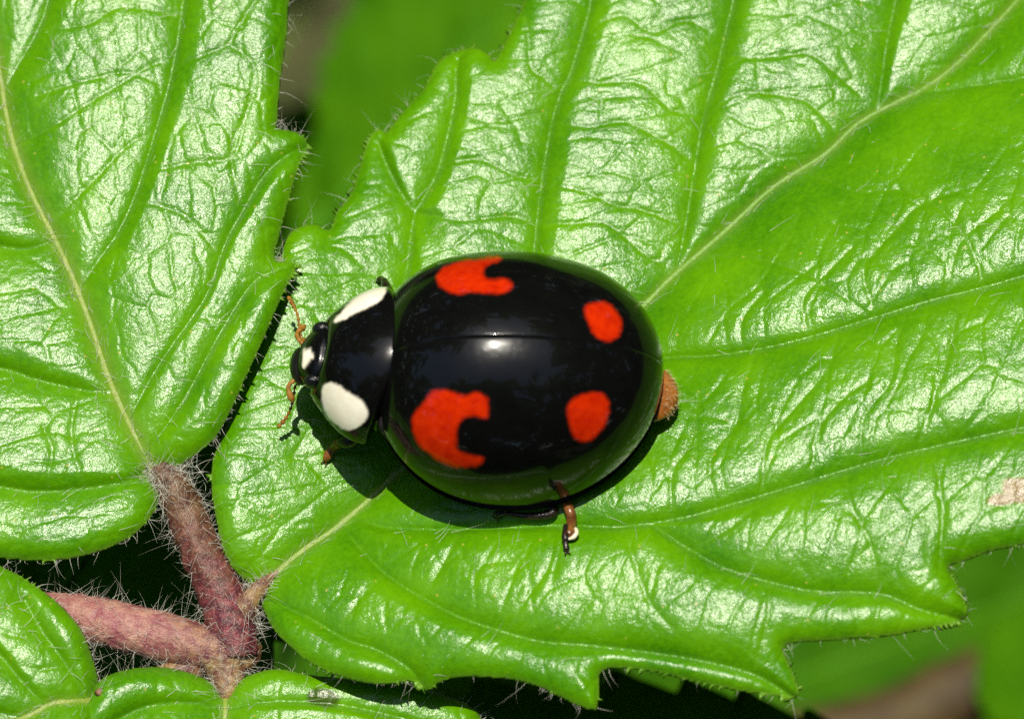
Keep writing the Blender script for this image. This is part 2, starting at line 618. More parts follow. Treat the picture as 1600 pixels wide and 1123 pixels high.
        V = np.stack([VX.ravel()[used], VY.ravel()[used], Z.ravel()[used]], -1)
        self.V, self.F = V, F
        self.mask = np.stack([np.clip(vein, 0, 1).ravel()[used], brown.ravel()[used], dark.ravel()[used]], -1)

    def height(self, x, y):
        xs, ys = self.xs, self.ys
        i = np.clip(np.searchsorted(xs, x) - 1, 0, len(xs) - 2)
        j = np.clip(np.searchsorted(ys, y) - 1, 0, len(ys) - 2)
        fx = np.clip((x - xs[i]) / (xs[i + 1] - xs[i]), 0, 1); fy = np.clip((y - ys[j]) / (ys[j + 1] - ys[j]), 0, 1)
        Z = self.Z
        return (Z[j, i] * (1 - fx) + Z[j, i + 1] * fx) * (1 - fy) + (Z[j + 1, i] * (1 - fx) + Z[j + 1, i + 1] * fx) * fy

    def build(self, parent, label, mat, mid_r=(0.16, 0.05), lat_r=0.045, thick=0.11, green_from=0.9):
        me = make_mesh('leaflet', self.V, self.F)
        set_attr(me, 'mask', self.mask)
        o = add('leaflet', me, mat, parent, label)
        s = o.modifiers.new('thickness', 'SOLIDIFY')
        s.thickness = thick * MM; s.offset = -1
        z = self.height(self.mid[:, 0], self.mid[:, 1])
        k = np.ones(9) / 9
        zs = np.convolve(np.pad(z, 4, mode='edge'), k, 'valid')
        r = np.linspace(mid_r[0], mid_r[1], len(z)) * (0.9 + 0.25 * rng.random(len(z)))
        r = np.convolve(np.pad(r, 2, mode='edge'), np.ones(5) / 5, 'valid')
        P = np.column_stack([self.mid, zs + 0.015 - r * 0.82])
        V, F = tube(P, r, 10)
        me = make_mesh('midrib', V, F)
        g = np.repeat(np.interp(np.linspace(0, 1, len(P)), [0, green_from, min(1, green_from + 0.25), 1], [0, 0.1, 0.9, 1.0]), 10)
        set_attr(me, 'mask', np.stack([g, g, g], -1))
        add('midrib', me, M_RIB, o)
        for l in self.lat:
            z = self.height(l[:, 0], l[:, 1])
            r = np.linspace(lat_r, lat_r * 0.35, len(z)) * 0.8
            V, F = tube(np.column_stack([l, z - 0.004 - r * 0.4]), r, 6)
            add('side_vein', make_mesh('side_vein', V, F), M_VEIN, o)
        self.obj = o
        return o


def cells(ang_pos, ang_neg, cw, ch):
    def f(X, Y, side):
        a = np.where(side > 0, math.radians(ang_pos), math.radians(ang_neg))
        c, s = np.cos(a), np.sin(a)
        return (X * c + Y * s) / cw, (-X * s + Y * c) / ch
    return f


# --- the compound leaf
leaf = empty('bramble_leaf', (px(360, 1010, -0.6)), 'hairy bright green compound bramble leaf the beetle sits on', 'leaf')
leaf_loc = np.array(px(360, 1010, -0.6))


def local(V):
    return V - leaf_loc


R_out = [(404, 930), (388, 912), (368, 895), (350, 862), (338, 815), (330, 762), (334, 720), (350, 680), (372, 610), (400, 530), (428, 455), (438, 405),
         (450, 374), (470, 358), (497, 354), (516, 362), (527, 334), (547, 308), (560, 268), (574, 222), (590, 203), (604, 207), (618, 190), (640, 163),
         (664, 135), (680, 104), (702, 84), (735, 76), (762, 88), (773, 100), (784, 80), (800, 48), (815, 15), (828, -15), (850, -60), (890, -85),
         (960, -130), (1100, -190), (1300, -230), (1550, -240), (1800, -230), (1960, -260), (1930, -120), (1900, 50), (1850, 230), (1830, 420),
         (1790, 560), (1760, 700), (1700, 790), (1640, 842), (1595, 856), (1545, 866), (1505, 880), (1484, 886), (1492, 908), (1508, 940), (1513, 958),
         (1490, 971), (1450, 984), (1380, 998), (1300, 1004), (1245, 1006), (1224, 1014), (1234, 1042), (1248, 1084), (1218, 1086), (1150, 1080),
         (1080, 1066), (1020, 1052), (965, 1046), (938, 1054), (936, 1084), (931, 1112), (905, 1108), (880, 1096), (848, 1080), (800, 1066),
         (740, 1061), (695, 1064), (668, 1076), (648, 1064), (600, 1072), (540, 1062), (490, 1040), (452, 1011), (427, 985), (413, 957)]
R_mid = [(384, 942), (400, 922), (432, 893), (472, 860), (520, 828), (568, 788), (622, 738), (690, 680), (780, 620), (880, 560), (985, 490), (1050, 430),
         (1130, 362), (1210, 292), (1290, 238), (1340, 193), (1400, 156), (1450, 128), (1505, 85), (1560, 30), (1620, -30), (1720, -110)]
R_lat = [[(650, 715), (640, 600), (632, 470), (638, 400), (648, 330), (660, 308), (684, 262), (699, 209), (711, 150), (713, 105), (716, 85)],
         [(648, 326), (638, 312), (621, 284), (602, 246), (592, 215)],
         [(800, 608), (822, 500), (834, 400), (844, 305), (860, 200), (876, 142), (892, 108), (910, 50), (922, 5), (930, -60)],
         [(1058, 424), (1072, 352), (1085, 270), (1100, 180), (1122, 100), (1136, 40), (1146, 0), (1165, -100)],
         [(1368, 178), (1376, 140), (1386, 70), (1398, 10), (1420, -90)],
         [(1440, 140), (1500, 130), (1560, 120), (1620, 108), (1760, 60)],
         [(860, 572), (930, 560), (1035, 553), (1150, 545), (1250, 525), (1370, 490), (1450, 465), (1530, 445), (1610, 422), (1780, 370)],
         [(548, 806), (594, 821), (651, 824), (741, 823), (880, 817), (970, 818), (1060, 805), (1150, 780), (1250, 750), (1350, 720), (1450, 695), (1600, 663), (1740, 640)],
         [(534, 820), (561, 853), (601, 892), (651, 925), (719, 960), (795, 985), (849, 998), (930, 1004), (1050, 1018), (1170, 1044), (1248, 1082)],
         [(1020, 815), (1035, 826), (1075, 851), (1130, 881), (1200, 903), (1276, 918), (1376, 922), (1441, 946), (1508, 958)],
         [(405, 924), (439, 942), (490, 966), (543, 996), (587, 1010), (640, 1040), (664, 1072)]]
R_min = [[(876, 142), (850, 118), (830, 105), (826, 60), (822, 20)],
         [(930, 40), (975, 25), (1020, 50), (1070, 30), (1110, 45)], [(1120, 88), (1180, 90), (1260, 85), (1300, 110), (1345, 150)],
         [(1095, 190), (1150, 150), (1215, 150), (1260, 160), (1300, 200)], [(884, 125), (940, 130), (1000, 130), (1050, 170), (1085, 175)],
         [(866, 190), (920, 200), (970, 190), (1030, 215), (1085, 250)], [(852, 290), (910, 300), (960, 320), (1010, 330), (1065, 350)],
         [(845, 350), (900, 350), (950, 352), (1010, 400), (1050, 420)], [(690, 255), (750, 250), (800, 270), (848, 280)],
         [(655, 330), (720, 345), (790, 335), (840, 345)], [(705, 170), (760, 190), (820, 180), (866, 165)],
         [(1100, 395), (1180, 405), (1260, 430), (1330, 470), (1360, 490)], [(1250, 260), (1330, 300), (1420, 300), (1500, 360), (1540, 440)],
         [(1370, 490), (1350, 420), (1400, 360), (1440, 320), (1500, 300)], [(1265, 525), (1255, 470), (1290, 430), (1330, 390)],
         [(1160, 545), (1160, 500), (1190, 460)], [(1480, 455), (1500, 380), (1560, 330)],
         [(975, 826), (995, 891), (1015, 941), (1050, 981)], [(1120, 790), (1110, 720), (1150, 660), (1160, 610), (1180, 550)],
         [(1190, 765), (1200, 690), (1240, 640), (1290, 580), (1310, 520)], [(1270, 745), (1275, 680), (1310, 630), (1350, 600)],
         [(1345, 720), (1350, 650), (1390, 600), (1400, 540), (1420, 480)], [(1440, 697), (1460, 620), (1480, 560), (1500, 460)],
         [(1050, 805), (1050, 740), (1080, 690), (1090, 620)], [(1320, 730), (1330, 790), (1360, 850), (1376, 922)], [(1455, 700), (1470, 770), (1470, 860)],
         [(720, 825), (700, 870), (660, 925)], [(860, 820), (860, 880), (820, 940), (790, 985)], [(1200, 903), (1200, 960), (1180, 1040)],
         [(1376, 922), (1370, 960), (1360, 1000)], [(1060, 860), (1130, 830), (1200, 780)], [(520, 990), (560, 940), (600, 895)]]


def R_shape(X, Y, De, Dm, side):
    z = np.zeros(X.shape)
    z += 0.045 * (np.logaddexp(0, (X + 2.5) * 1.2) / 1.2 - 4.1) - 0.12                                                       # the blade rises to the right
    z -= 0.001 * np.clip(X - 4, 0, None) ** 2 * (0.5 - 0.5 * np.tanh((Y + 1.5) / 1.5))
    z -= 0.020 * np.clip(-Y - 3.2, 0, None) ** 2                              # lower margin droops
    z += 0.09 * np.logaddexp(0, (-3.0 - X) * 2) / 2
    return z


RA = np.array(px(400, 922, 0))[:2]; RB = np.array(px(1600, -10, 0))[:2]
RT = (RB - RA) / np.linalg.norm(RB - RA)


def R_macro(x, y):
    sd = RT[0] * (y - RA[1]) - RT[1] * (x - RA[0])
    d = np.abs(sd)
    z = np.where(sd > 0, 0.02, 0.30) * 6 * np.tanh(d / 6) + np.where(sd > 0, 0.05, 0.24) * (1 - np.exp(-d / 0.7))
    z = z + 0.22 * (1 - np.exp(-d / 0.7))
    return z + R_shape(x, y, None, d, np.sign(sd))


right = Leaflet(R_out, R_mid, R_lat, R_min, R_shape, cells(12, 68, 1.5, 0.62), z0=0.0,
                spots=[(1592, 768, 26, 20, 'brown'), (1566, 782, 24, 9, 'brown')], zmap=R_macro, flank=(1.25, 0.50), fold=(0.02, 0.30), dip=(0.05, 0.24), dipw=(0.15, 0.7), seed=1.0, roll=0.24, rollw=0.28)

T_out = [(243, 740), (236, 728), (262, 726), (292, 712), (326, 690), (352, 658), (386, 590), (416, 528), (446, 458), (463, 412), (444, 408), (428, 402), (440, 360),
         (455, 310), (470, 262), (481, 228), (466, 212), (436, 206), (434, 200), (440, 130), (447, 80), (452, 30), (452, -20), (436, -90), (380, -160), (250, -210),
         (80, -240), (-120, -240), (-300, -200), (-400, 0), (-420, 260), (-380, 500), (-300, 690), (-150, 810), (-60, 850), (0, 860), (50, 866), (110, 863),
         (170, 846), (214, 820), (238, 790), (247, 762)]
T_mid = [(256, 748), (240, 728), (206, 665), (172, 592), (142, 505), (116, 436), (86, 370), (46, 290), (20, 220), (6, 160), (-2, 110), (-18, 40), (-60, -80), (-90, -200)]
T_lat = [[(120, 450), (150, 408), (182, 365), (206, 318), (225, 268), (248, 195), (264, 140), (275, 90), (283, 40), (288, 0), (300, -100)],
         [(200, 650), (240, 580), (275, 530), (302, 494), (326, 455), (354, 380), (380, 333), (412, 281), (445, 250), (480, 229)],
         [(225, 700), (260, 660), (300, 600), (345, 520), (393, 447), (430, 425), (460, 413)],
         [(2, 140), (22, 105), (56, 49), (75, 0), (100, -110)],
         [(165, 606), (120, 600), (49, 582), (0, 566), (-150, 540), (-320, 500)],
         [(232, 722), (200, 742), (131, 754), (56, 758), (0, 750), (-140, 720)],
         [(86, 368), (40, 380), (-20, 372), (-200, 330)], [(10, 190), (-100, 150), (-300, 100)]]
T_min = [[(408, 7), (374, 56), (359, 82), (325, 97), (280, 112)], [(240, 210), (200, 230), (150, 280), (95, 330)], [(262, 140), (200, 120), (140, 130), (60, 150)],
         [(225, 268), (260, 270), (300, 262), (360, 255), (380, 215), (400, 120)], [(206, 318), (260, 330), (300, 350), (340, 400)],
         [(359, 82), (395, 110), (400, 150), (380, 200), (362, 250), (375, 320)], [(76, 50), (140, 45), (190, 20), (270, 30)], [(20, 220), (80, 200), (150, 160), (250, 100)],
         [(300, 494), (340, 500), (370, 480)], [(390, 330), (395, 300), (420, 290)], [(65, 660), (80, 700), (70, 755)], [(120, 600), (110, 680), (130, 750)]]


def T_shape(X, Y, De, Dm, side):
    z = 0.06 * np.clip(-7.0 - X, 0, None) * 0
    base = px(240, 735, 0.22)
    z = z + 0.10 * (1 - np.exp(-np.hypot(X - base[0], Y - base[1]) / 2.0))
    return z - 0.02 * np.clip(-8 - X, 0, None)


top = Leaflet(T_out, T_mid, T_lat, T_min, T_shape, cells(100, 15, 0.62, 1.3), z0=0.32, zmap=0.72, fold=(-0.05, 0.10), dip=(0.08, 0.10), dipw=(0.2, 0.25), ribw=0.17, seed=21.0, roll=0.27, rollw=0.28)

B_out = [(150, 1086), (153, 1060), (147, 1034), (137, 1003), (121, 976), (91, 944), (40, 906), (0, 886), (-60, 872), (-160, 880), (-300, 930), (-380, 1050),
         (-350, 1220), (-200, 1300), (-50, 1290), (60, 1240), (120, 1180), (148, 1120)]
B_mid = [(158, 1072), (140, 1088), (110, 1094), (79, 1099), (35, 1122), (-60, 1150), (-200, 1160)]
B_lat = [[(130, 1090), (118, 1060), (90, 1020), (62, 980), (40, 940)], [(70, 1102), (30, 1060), (0, 1025), (-60, 980)], [(90, 1100), (70, 1150), (20, 1200)], [(40, 1120), (-20, 1110), (-140, 1080)]]
low_left = Leaflet(B_out, B_mid, B_lat, [[(100, 1040), (60, 1050), (20, 1040)], [(70, 990), (30, 1000), (0, 990)]],
                   lambda X, Y, De, Dm, s: 0 * X, cells(30, 60, 1.2, 0.6), z0=0.10, fold=(0.05, 0.03), seed=41.0, roll=0.35, rollw=0.3)

C_out = [(352, 1078), (338, 1066), (312, 1055), (284, 1048), (246, 1044), (198, 1050), (160, 1066), (140, 1095), (120, 1150), (110, 1250), (180, 1400), (320, 1480),
         (480, 1440), (640, 1330), (740, 1230), (800, 1160), (790, 1128), (755, 1118), (744, 1102), (700, 1082), (640, 1066), (560, 1060), (490, 1056), (436, 1046), (396, 1052), (366, 1066)]
C_mid = [(346, 1050), (349, 1075), (352, 1100), (352, 1130), (360, 1200), (390, 1400)]
C_lat = [[(352, 1110), (420, 1100), (520, 1102), (620, 1120), (740, 1150)], [(352, 1105), (290, 1100), (220, 1110), (150, 1150)], [(356, 1180), (450, 1190), (600, 1220)]]
bottom = Leaflet(C_out, C_mid, C_lat, [[(430, 1100), (440, 1070), (450, 1050)], [(280, 1100), (270, 1070), (260, 1050)]],
                 lambda X, Y, De, Dm, s: -0.12 * np.clip(X + 4.5, 0, 4), cells(80, 80, 1.2, 0.7), z0=-0.35, fold=(0.04, 0.04), seed=61.0, roll=0.30, rollw=0.25,
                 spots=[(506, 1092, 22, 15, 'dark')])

for lf in (right, top, low_left, bottom):
    lf.V = local(lf.V)


def build_leaflet(lf, label, **kw):
    # tubes are made in world millimetres: shift the finished children back by the empty's place
    n0 = set(bpy.data.objects)
    lf.build(leaf, label, M_LEAF, **kw)
    for o in set(bpy.data.objects) - n0:
        if o.name.startswith(('midrib', 'side_vein')):
            me = o.data
            co = np.empty(len(me.vertices) * 3, np.float32); me.vertices.foreach_get('co', co)
            co = co.reshape(-1, 3) - (leaf_loc * MM).astype(np.float32)
            me.vertices.foreach_set('co', co.ravel()); me.update()


build_leaflet(right, 'broad toothed leaflet carrying the beetle, with a pale midrib running beneath it', mid_r=(0.15, 0.035), lat_r=0.024, green_from=0.12)
build_leaflet(top, 'glossy leaflet with a pale midrib on a purple stalk, overlapping its neighbour', mid_r=(0.13, 0.09), lat_r=0.022)
build_leaflet(low_left, 'small leaflet lying over the pink stalk', mid_r=(0.12, 0.07), lat_r=0.035)
build_leaflet(bottom, 'lower leaflet with a small brown blotch, partly under the broad leaflet', mid_r=(0.10, 0.06), lat_r=0.03)


# --- stalks
def wob(P, R, a=0.06, n=5):
    P = smooth_line(P, n); R = np.interp(np.linspace(0, 1, len(P)), np.linspace(0, 1, len(R)), R)
    return P, R * (1 + a * (rng.random(len(P)) - 0.5) * 2)


def rough_tube(P, R, sides=28, amp=0.10, seed=0.0):
    V, F = tube(P, R, sides)
    c = np.repeat(P, sides, 0)
    d = V - c
    n = fbm(V[:, 0] * 5 + V[:, 2] * 3, V[:, 1] * 5, seed) - 0.47
    n2 = fbm(V[:, 0] * 16, V[:, 1] * 16 + V[:, 2] * 9, seed + 3) - 0.47
    return c + d * (1 + amp * 2.2 * n + amp * 1.2 * n2)[:, None], F


def p3(lst):
    return np.array([px(x, y, z) for x, y, z in lst])


def stalk_mat(name, a1, a2, b1, b2):
    m, nt, b, out = mat_new(name)
    co = N(nt, 'ShaderNodeTexCoord').outputs['Object']
    at = N(nt, 'ShaderNodeAttribute', attribute_name='mask')
    sp = N(nt, 'ShaderNodeSeparateColor'); nt.links.new(at.outputs['Color'], sp.inputs[0])
    n1 = noise(nt, co, 0.35, 5, 0.65); n2 = noise(nt, co, 0.16, 4, 0.6)
    A = mix(nt, ramp(nt, n1.outputs[0], [(0.36, (0, 0, 0)), (0.66, (1, 1, 1))]).outputs[0], a1, a2)
    B = mix(nt, ramp(nt, n2.outputs[0], [(0.40, (0, 0, 0)), (0.62, (1, 1, 1))]).outputs[0], b1, b2)
    nt.links.new(mix(nt, sp.outputs[0], A, B), b.inputs['Base Color'])
    b.inputs['Roughness'].default_value = 0.40
    nb = bump(nt, n1.outputs[0], 0.10)
    nt.links.new(bump(nt, noise(nt, co, 0.05, 3).outputs[0], 0.02, 1.0, nb), b.inputs['Normal'])
    return m


JOINT = np.array(px(372, 985, -0.5))


def stalk_mesh(name, V, F, reach):
    me = make_mesh(name, local(V), F)
    d = np.linalg.norm(V - JOINT, axis=1)
    g = np.clip(1.2 - d / reach + 0.8 * (fbm(V[:, 0] * 4, V[:, 1] * 4, 5.0) - 0.47), 0, 1)
    set_attr(me, 'mask', np.stack([g, g, g], -1))
    return me


M_STALK1 = stalk_mat('stalk_upper', (0.06, 0.022, 0.014), (0.22, 0.12, 0.055), (0.075, 0.010, 0.022), (0.24, 0.055, 0.06))
M_STALK2 = stalk_mat('stalk_main', (0.26, 0.07, 0.085), (0.45, 0.25, 0.18), (0.10, 0.02, 0.035), (0.32, 0.18, 0.09))
s1, r1 = wob(p3([(372, 1030, -0.62), (362, 985, -0.58), (346, 930, -0.50), (318, 868, -0.36), (292, 808, -0.25), (266, 752, 0.02), (246, 726, 0.24)]), [0.40, 0.52, 0.48, 0.43, 0.41, 0.34, 0.18], 0.05, 8)
V, F = rough_tube(s1, r1, seed=2)
add('leaflet_stalk', stalk_mesh('leaflet_stalk', V, F, 2.2), M_STALK1, leaf, 'hairy purple-brown stalk rising to the glossy leaflet')
s2, r2 = wob(p3([(365, 1020, -0.68), (310, 1010, -0.62), (255, 994, -0.58), (195, 980, -0.60), (135, 966, -0.75), (70, 960, -1.0), (-80, 950, -1.4), (-300, 950, -2.2)]), [0.42, 0.46, 0.48, 0.50, 0.46, 0.44, 0.46, 0.5], 0.04, 8)
V, F = rough_tube(s2, r2, seed=8, amp=0.06)
add('petiole', stalk_mesh('petiole', V, F, 1.5), M_STALK2, leaf, 'hairy pink petiole running under the small leaflet')
s3, r3 = wob(p3([(340, 1000, -0.75), (352, 1040, -0.72), (356, 1070, -0.62), (352, 1092, -0.5)]), [0.42, 0.46, 0.30, 0.12], 0.05, 6)
V, F = rough_tube(s3, r3, seed=12)
mb = MB().put(V, F)
s4, r4 = wob(p3([(350, 1000, -0.70), (376, 962, -0.50), (392, 936, -0.26), (412, 912, -0.20), (436, 890, -0.20)]), [0.40, 0.34, 0.22, 0.14, 0.02], 0.05, 6)
V, F = rough_tube(s4, r4, seed=15)
mb.put(V, F)
s5, r5 = wob(p3([(310, 1040, -0.80), (240, 1062, -0.7), (190, 1074, -0.45), (152, 1082, 0.04)]), [0.30, 0.22, 0.16, 0.07], 0.05, 6)
V, F = rough_tube(s5, r5, seed=18)
mb.put(V, F)
nb0 = len(mb.V)
mb.ball(px(362, 1016, -0.80), (0.56, 0.50, 0.42), nu=40, nv=24)
c = np.array(px(362, 1016, -0.80))
d = mb.V[-1] - c
mb.V[-1] = c + d * (1 + 0.5 * (fbm(mb.V[-1][:, 0] * 3, mb.V[-1][:, 1] * 3 + mb.V[-1][:, 2] * 3, 6.0) - 0.47) + 0.2 * (fbm(mb.V[-1][:, 0] * 11, mb.V[-1][:, 1] * 11, 6.5) - 0.47))[:, None]
mb.V = [local(v) for v in mb.V]
add('leaf_joint', mb.mesh('leaf_joint'), M_NODE, leaf, 'tan hairy joint where the leaflets meet')


# --- hairs
def hair_mesh(name, items, r0=0.0045, seg=4):
    V = []; F = []; n = 0
    for (p, d, L, bend) in items:
        p = np.asarray(p, float); d = np.asarray(d, float); d = d / (np.linalg.norm(d) + 1e-9)
        a = np.cross(d, [0.3, 0.5, 0.8]); a /= np.linalg.norm(a) + 1e-9
        b = np.cross(d, a)
        for k in range(seg + 1):
            t = k / seg
            c = p + d * L * t + np.asarray(bend) * L * t * t
            r = r0 * (1 - 0.85 * t)
            for q in range(3):
                an = 2.094 * q
                V.append(c + r * (math.cos(an) * a + math.sin(an) * b))
        for k in range(seg):
            for q in range(3):
                i = n + k * 3 + q; j = n + k * 3 + (q + 1) % 3
                F.append((i, j, j + 3, i + 3))
        n += 3 * (seg + 1)
    return make_mesh(name, np.array(V), np.array(F))


def rv(s=1.0):
    return rng.normal(0, s, 3)


def stalk_hairs(P, R, n, L, seed=0, r0=0.006):
    it = []
    for _ in range(n):
        i = rng.integers(0, len(P) - 1); f = rng.random()
        c = P[i] * (1 - f) + P[i + 1] * f
        t = P[i + 1] - P[i]; t /= np.linalg.norm(t) + 1e-9
        d = rv(); d -= t * (d @ t); d /= np.linalg.norm(d) + 1e-9
        if d[2] < -0.5:
            continue
        it.append((c + d * R[i] * 0.95, d + 0.7 * t * rng.normal() + 0.4 * rv(), L * (0.3 + 1.2 * rng.random() ** 2), rv(0.6)))
    return it


it = stalk_hairs(s1, r1, 800, 0.32) + stalk_hairs(s2, r2, 1000, 0.34) + stalk_hairs(s3, r3, 350, 0.4) + stalk_hairs(s4, r4, 420, 0.4) + stalk_hairs(s5, r5, 200, 0.35)
me = hair_mesh('stalk_hair', [(local(p), d, L, b) for p, d, L, b in it])
add('stalk_hair', me, M_HAIR, leaf, kind='stuff')


def leaflet_hairs(lf, n_edge, n_surf, n_rib, Le=0.30, Ls=0.4):
    it = []
    O = lf.out
    nrm = np.roll(O, -1, 0) - np.roll(O, 1, 0)
    nrm = np.stack([nrm[:, 1], -nrm[:, 0]], -1)
    area = 0.5 * np.sum(O[:, 0] * np.roll(O[:, 1], -1) - np.roll(O[:, 0], -1) * O[:, 1])
    nrm *= np.sign(area) / (np.linalg.norm(nrm, axis=1)[:, None] + 1e-9)
    vis = np.where((np.abs(O[:, 0]) < 11.5) & (np.abs(O[:, 1]) < 9))[0]
    for _ in range(n_edge):
        i = rng.choice(vis); j = (i + 1) % len(O); f = rng.random()
        p = O[i] * (1 - f) + O[j] * f
        q = p - nrm[i] * 0.03
        z = lf.height(q[0], q[1]) - 0.05
        d = np.array([nrm[i][0], nrm[i][1], -0.2]) + 0.45 * rv()
        it.append(((p[0], p[1], z), d, Le * (0.2 + 1.2 * rng.random() ** 2), rv(0.55)))
    lo = np.maximum(O.min(0), [-11, -8.5]); hi = np.minimum(O.max(0), [11, 8.5])
    cand = lo + (hi - lo) * rng.random((n_surf * 2, 2))
    cand = cand[inside_poly(cand[:, 0], cand[:, 1], O)][:n_surf]
    for p in cand:
        z = lf.height(p[0], p[1])
        a = rng.normal(0.6, 0.8)
        d = np.array([math.cos(a), math.sin(a), 0.22 + 0.25 * rng.random()])
        it.append(((p[0], p[1], z), d, Ls * (0.4 + rng.random()), np.array([0, 0, -0.2]) + rv(0.18)))
    M = lf.mid
    for _ in range(n_rib):
        i = rng.integers(0, len(M) - 1)
        p = M[i] + rng.normal(0, 0.10, 2)
        z = lf.height(p[0], p[1])
        t = M[i + 1] - M[i]; t = t / np.linalg.norm(t)
        d = np.array([t[0], t[1], 0.3]) + 0.6 * rv()
        d[2] = abs(d[2])
        it.append(((p[0], p[1], z), d, 0.4 * (0.4 + rng.random()), rv(0.25)))
    return it


for lf, ne, ns, nr in ((right, 220, 480, 130), (top, 200, 400, 190), (low_left, 100, 80, 40), (bottom, 90, 80, 30)):
    it = leaflet_hairs(lf, ne, ns, nr)
    me = hair_mesh('hair', [(local(np.array(p)), d, L, b) for p, d, L, b in it], 0.0042)
    add('hair', me, M_HAIR, lf.obj, kind='stuff')
# tuft where the glossy leaflet meets its stalk
it = []
for _ in range(240):
    p = px(258 + rng.normal(0, 22), 742 + rng.normal(0, 16), 0.2)
    it.append((local(p), np.array([rng.normal(), rng.normal(), 0.35 + 0.4 * rng.random()]), 0.6 * (0.3 + rng.random()), rv(0.3)))
for _ in range(45):
    f = rng.random()
    p = px(330 + 110 * f * 0.6 + rng.normal(0, 6), 705 - 190 * f * 0.6 + rng.normal(0, 10), 0.10)
    it.append((local(p), np.array([0.8, 0.5 * rng.normal(), 0.15 + 0.3 * rng.random()]), 0.45 * (0.3 + rng.random()), rv(0.3)))
add('hair_tuft', hair_mesh('hair_tuft', it, 0.0055), M_HAIR, leaf, kind='stuff')


# ------------------------------------------------------------------ the beetle
S = 78.0
ZE = 2.25                                    # height of the shell's front and rear ends
org = np.array(px(592, 577, ZE))             # front end of the suture at that height
beetle = empty('beetle', (org[0] + 2.8, org[1], 0.2), 'glossy black ladybird beetle with four orange-red spots on the leaf', 'beetle')
b_loc = np.array([org[0] + 2.8, org[1], 0.2])
LEN, HALF, DROP, HT = 5.56, 2.545, 0.90, 1.98


def blocal(V):
    return np.asarray(V) - b_loc


def w_plan(t):
    c = 0.46
    f = np.where(t < c, (1 - (np.clip((c - t) / 0.52, 0, 1)) ** 2.3), (1 - (np.clip((t - c) / (1 - c), 0, 1)) ** 2.1))
    return HALF * np.sqrt(np.clip(f, 0, 1)) ** 0.97


def z_top(t):
    c = 0.43
    f = np.where(t < c, 1 - (np.clip((c - t) / 0.445, 0, 1)) ** 2.3, 1 - (np.clip((t - c) / (1 - c), 0, 1)) ** 2.1)
    return HT * np.sqrt(np.clip(f, 0, 1))


def z_rim(t):
    return -DROP * np.sin(np.pi * np.clip(t, 0, 1)) ** 0.7


BUMPS = [(0.845, 0.30, 0.10, 0.020), (0.36, 0.64, 0.12, 0.018), (0.46, 0.80, 0.13, 0.022), (0.60, 0.74, 0.11, 0.020), (0.72, 0.86, 0.10, 0.016), (0.20, 0.55, 0.10, 0.012), (0.56, 0.20, 0.12, -0.010)]


def shell_point(t, a, sgn):
    """t along the body, a = 0 at the suture, 1 at the rim, up to 1.06 on the flat lip"""
    ph = np.clip(a, 0, 1) * np.pi / 2
    w = w_plan(t)
    lat = w * np.sin(ph) ** 0.98
    z0 = z_rim(t); z1 = z_top(t)
    z = z0 + (z1 - z0) * np.cos(ph) ** 0.92
    lip = np.clip(a - 1, 0, 1)
    lat = lat + lip * 0.9 * np.minimum(1, w / 0.8)
    z = z + lip * 0.25
    z = z - 0.018 * np.exp(-(lat / 0.020) ** 2)
    # low bumps and dents so that reflections break up
    z = z + 0.018 * np.sin(ph) * np.sin(t * 21 + a * 5)*np.sin(ph*2)
    for (bt, ba, br, bh) in BUMPS:
        if sgn < 0:
            d2 = (((t - bt) * LEN) ** 2 + ((a - ba) * 3.2) ** 2) / br ** 2
            z = z + bh * np.exp(-d2)
    x = t * LEN + 0.10 * np.sin(ph) ** 2 * (1 - t) ** 6
    return np.stack([x, sgn * lat, z], -1)


def facing(V, shape):
    G = V.reshape(*shape, 3)
    du = np.gradient(G, axis=0); dv = np.gradient(G, axis=1)
    n = np.cross(du, dv).reshape(-1, 3)
    n /= np.linalg.norm(n, axis=1)[:, None] + 1e-12
    return n


def soft_poly(V, poly, soft=2.5, seed=0.0):
    P = to_px(V)
    Q = smooth_line(np.array(poly, float), 6, True)
    ins = inside_poly(P[:, 0], P[:, 1], Q)
    d = np.full(len(P), 1e9)
    lo = Q.min(0) - 20; hi = Q.max(0) + 20
    near = np.where((P[:, 0] > lo[0]) & (P[:, 0] < hi[0]) & (P[:, 1] > lo[1]) & (P[:, 1] < hi[1]))[0]
    A = P[near]; dd = np.full(len(near), 1e9)
    C = np.vstack([Q, Q[:1]])
    for k in range(len(Q)):
        a, b = C[k], C[k + 1]
        ab = b - a
        t = np.clip(((A - a) @ ab) / (ab @ ab + 1e-9), 0, 1)
        dd = np.minimum(dd, np.linalg.norm(A - a - t[:, None] * ab, axis=1))
    d[near] = dd
    s = np.where(ins, d, -d)
    rag = 5.0 * (fbm(P[:, 0] / 7, P[:, 1] / 7, seed) - 0.47)
    return np.clip(0.5 + (s + rag) / (2 * soft), 0, 1)


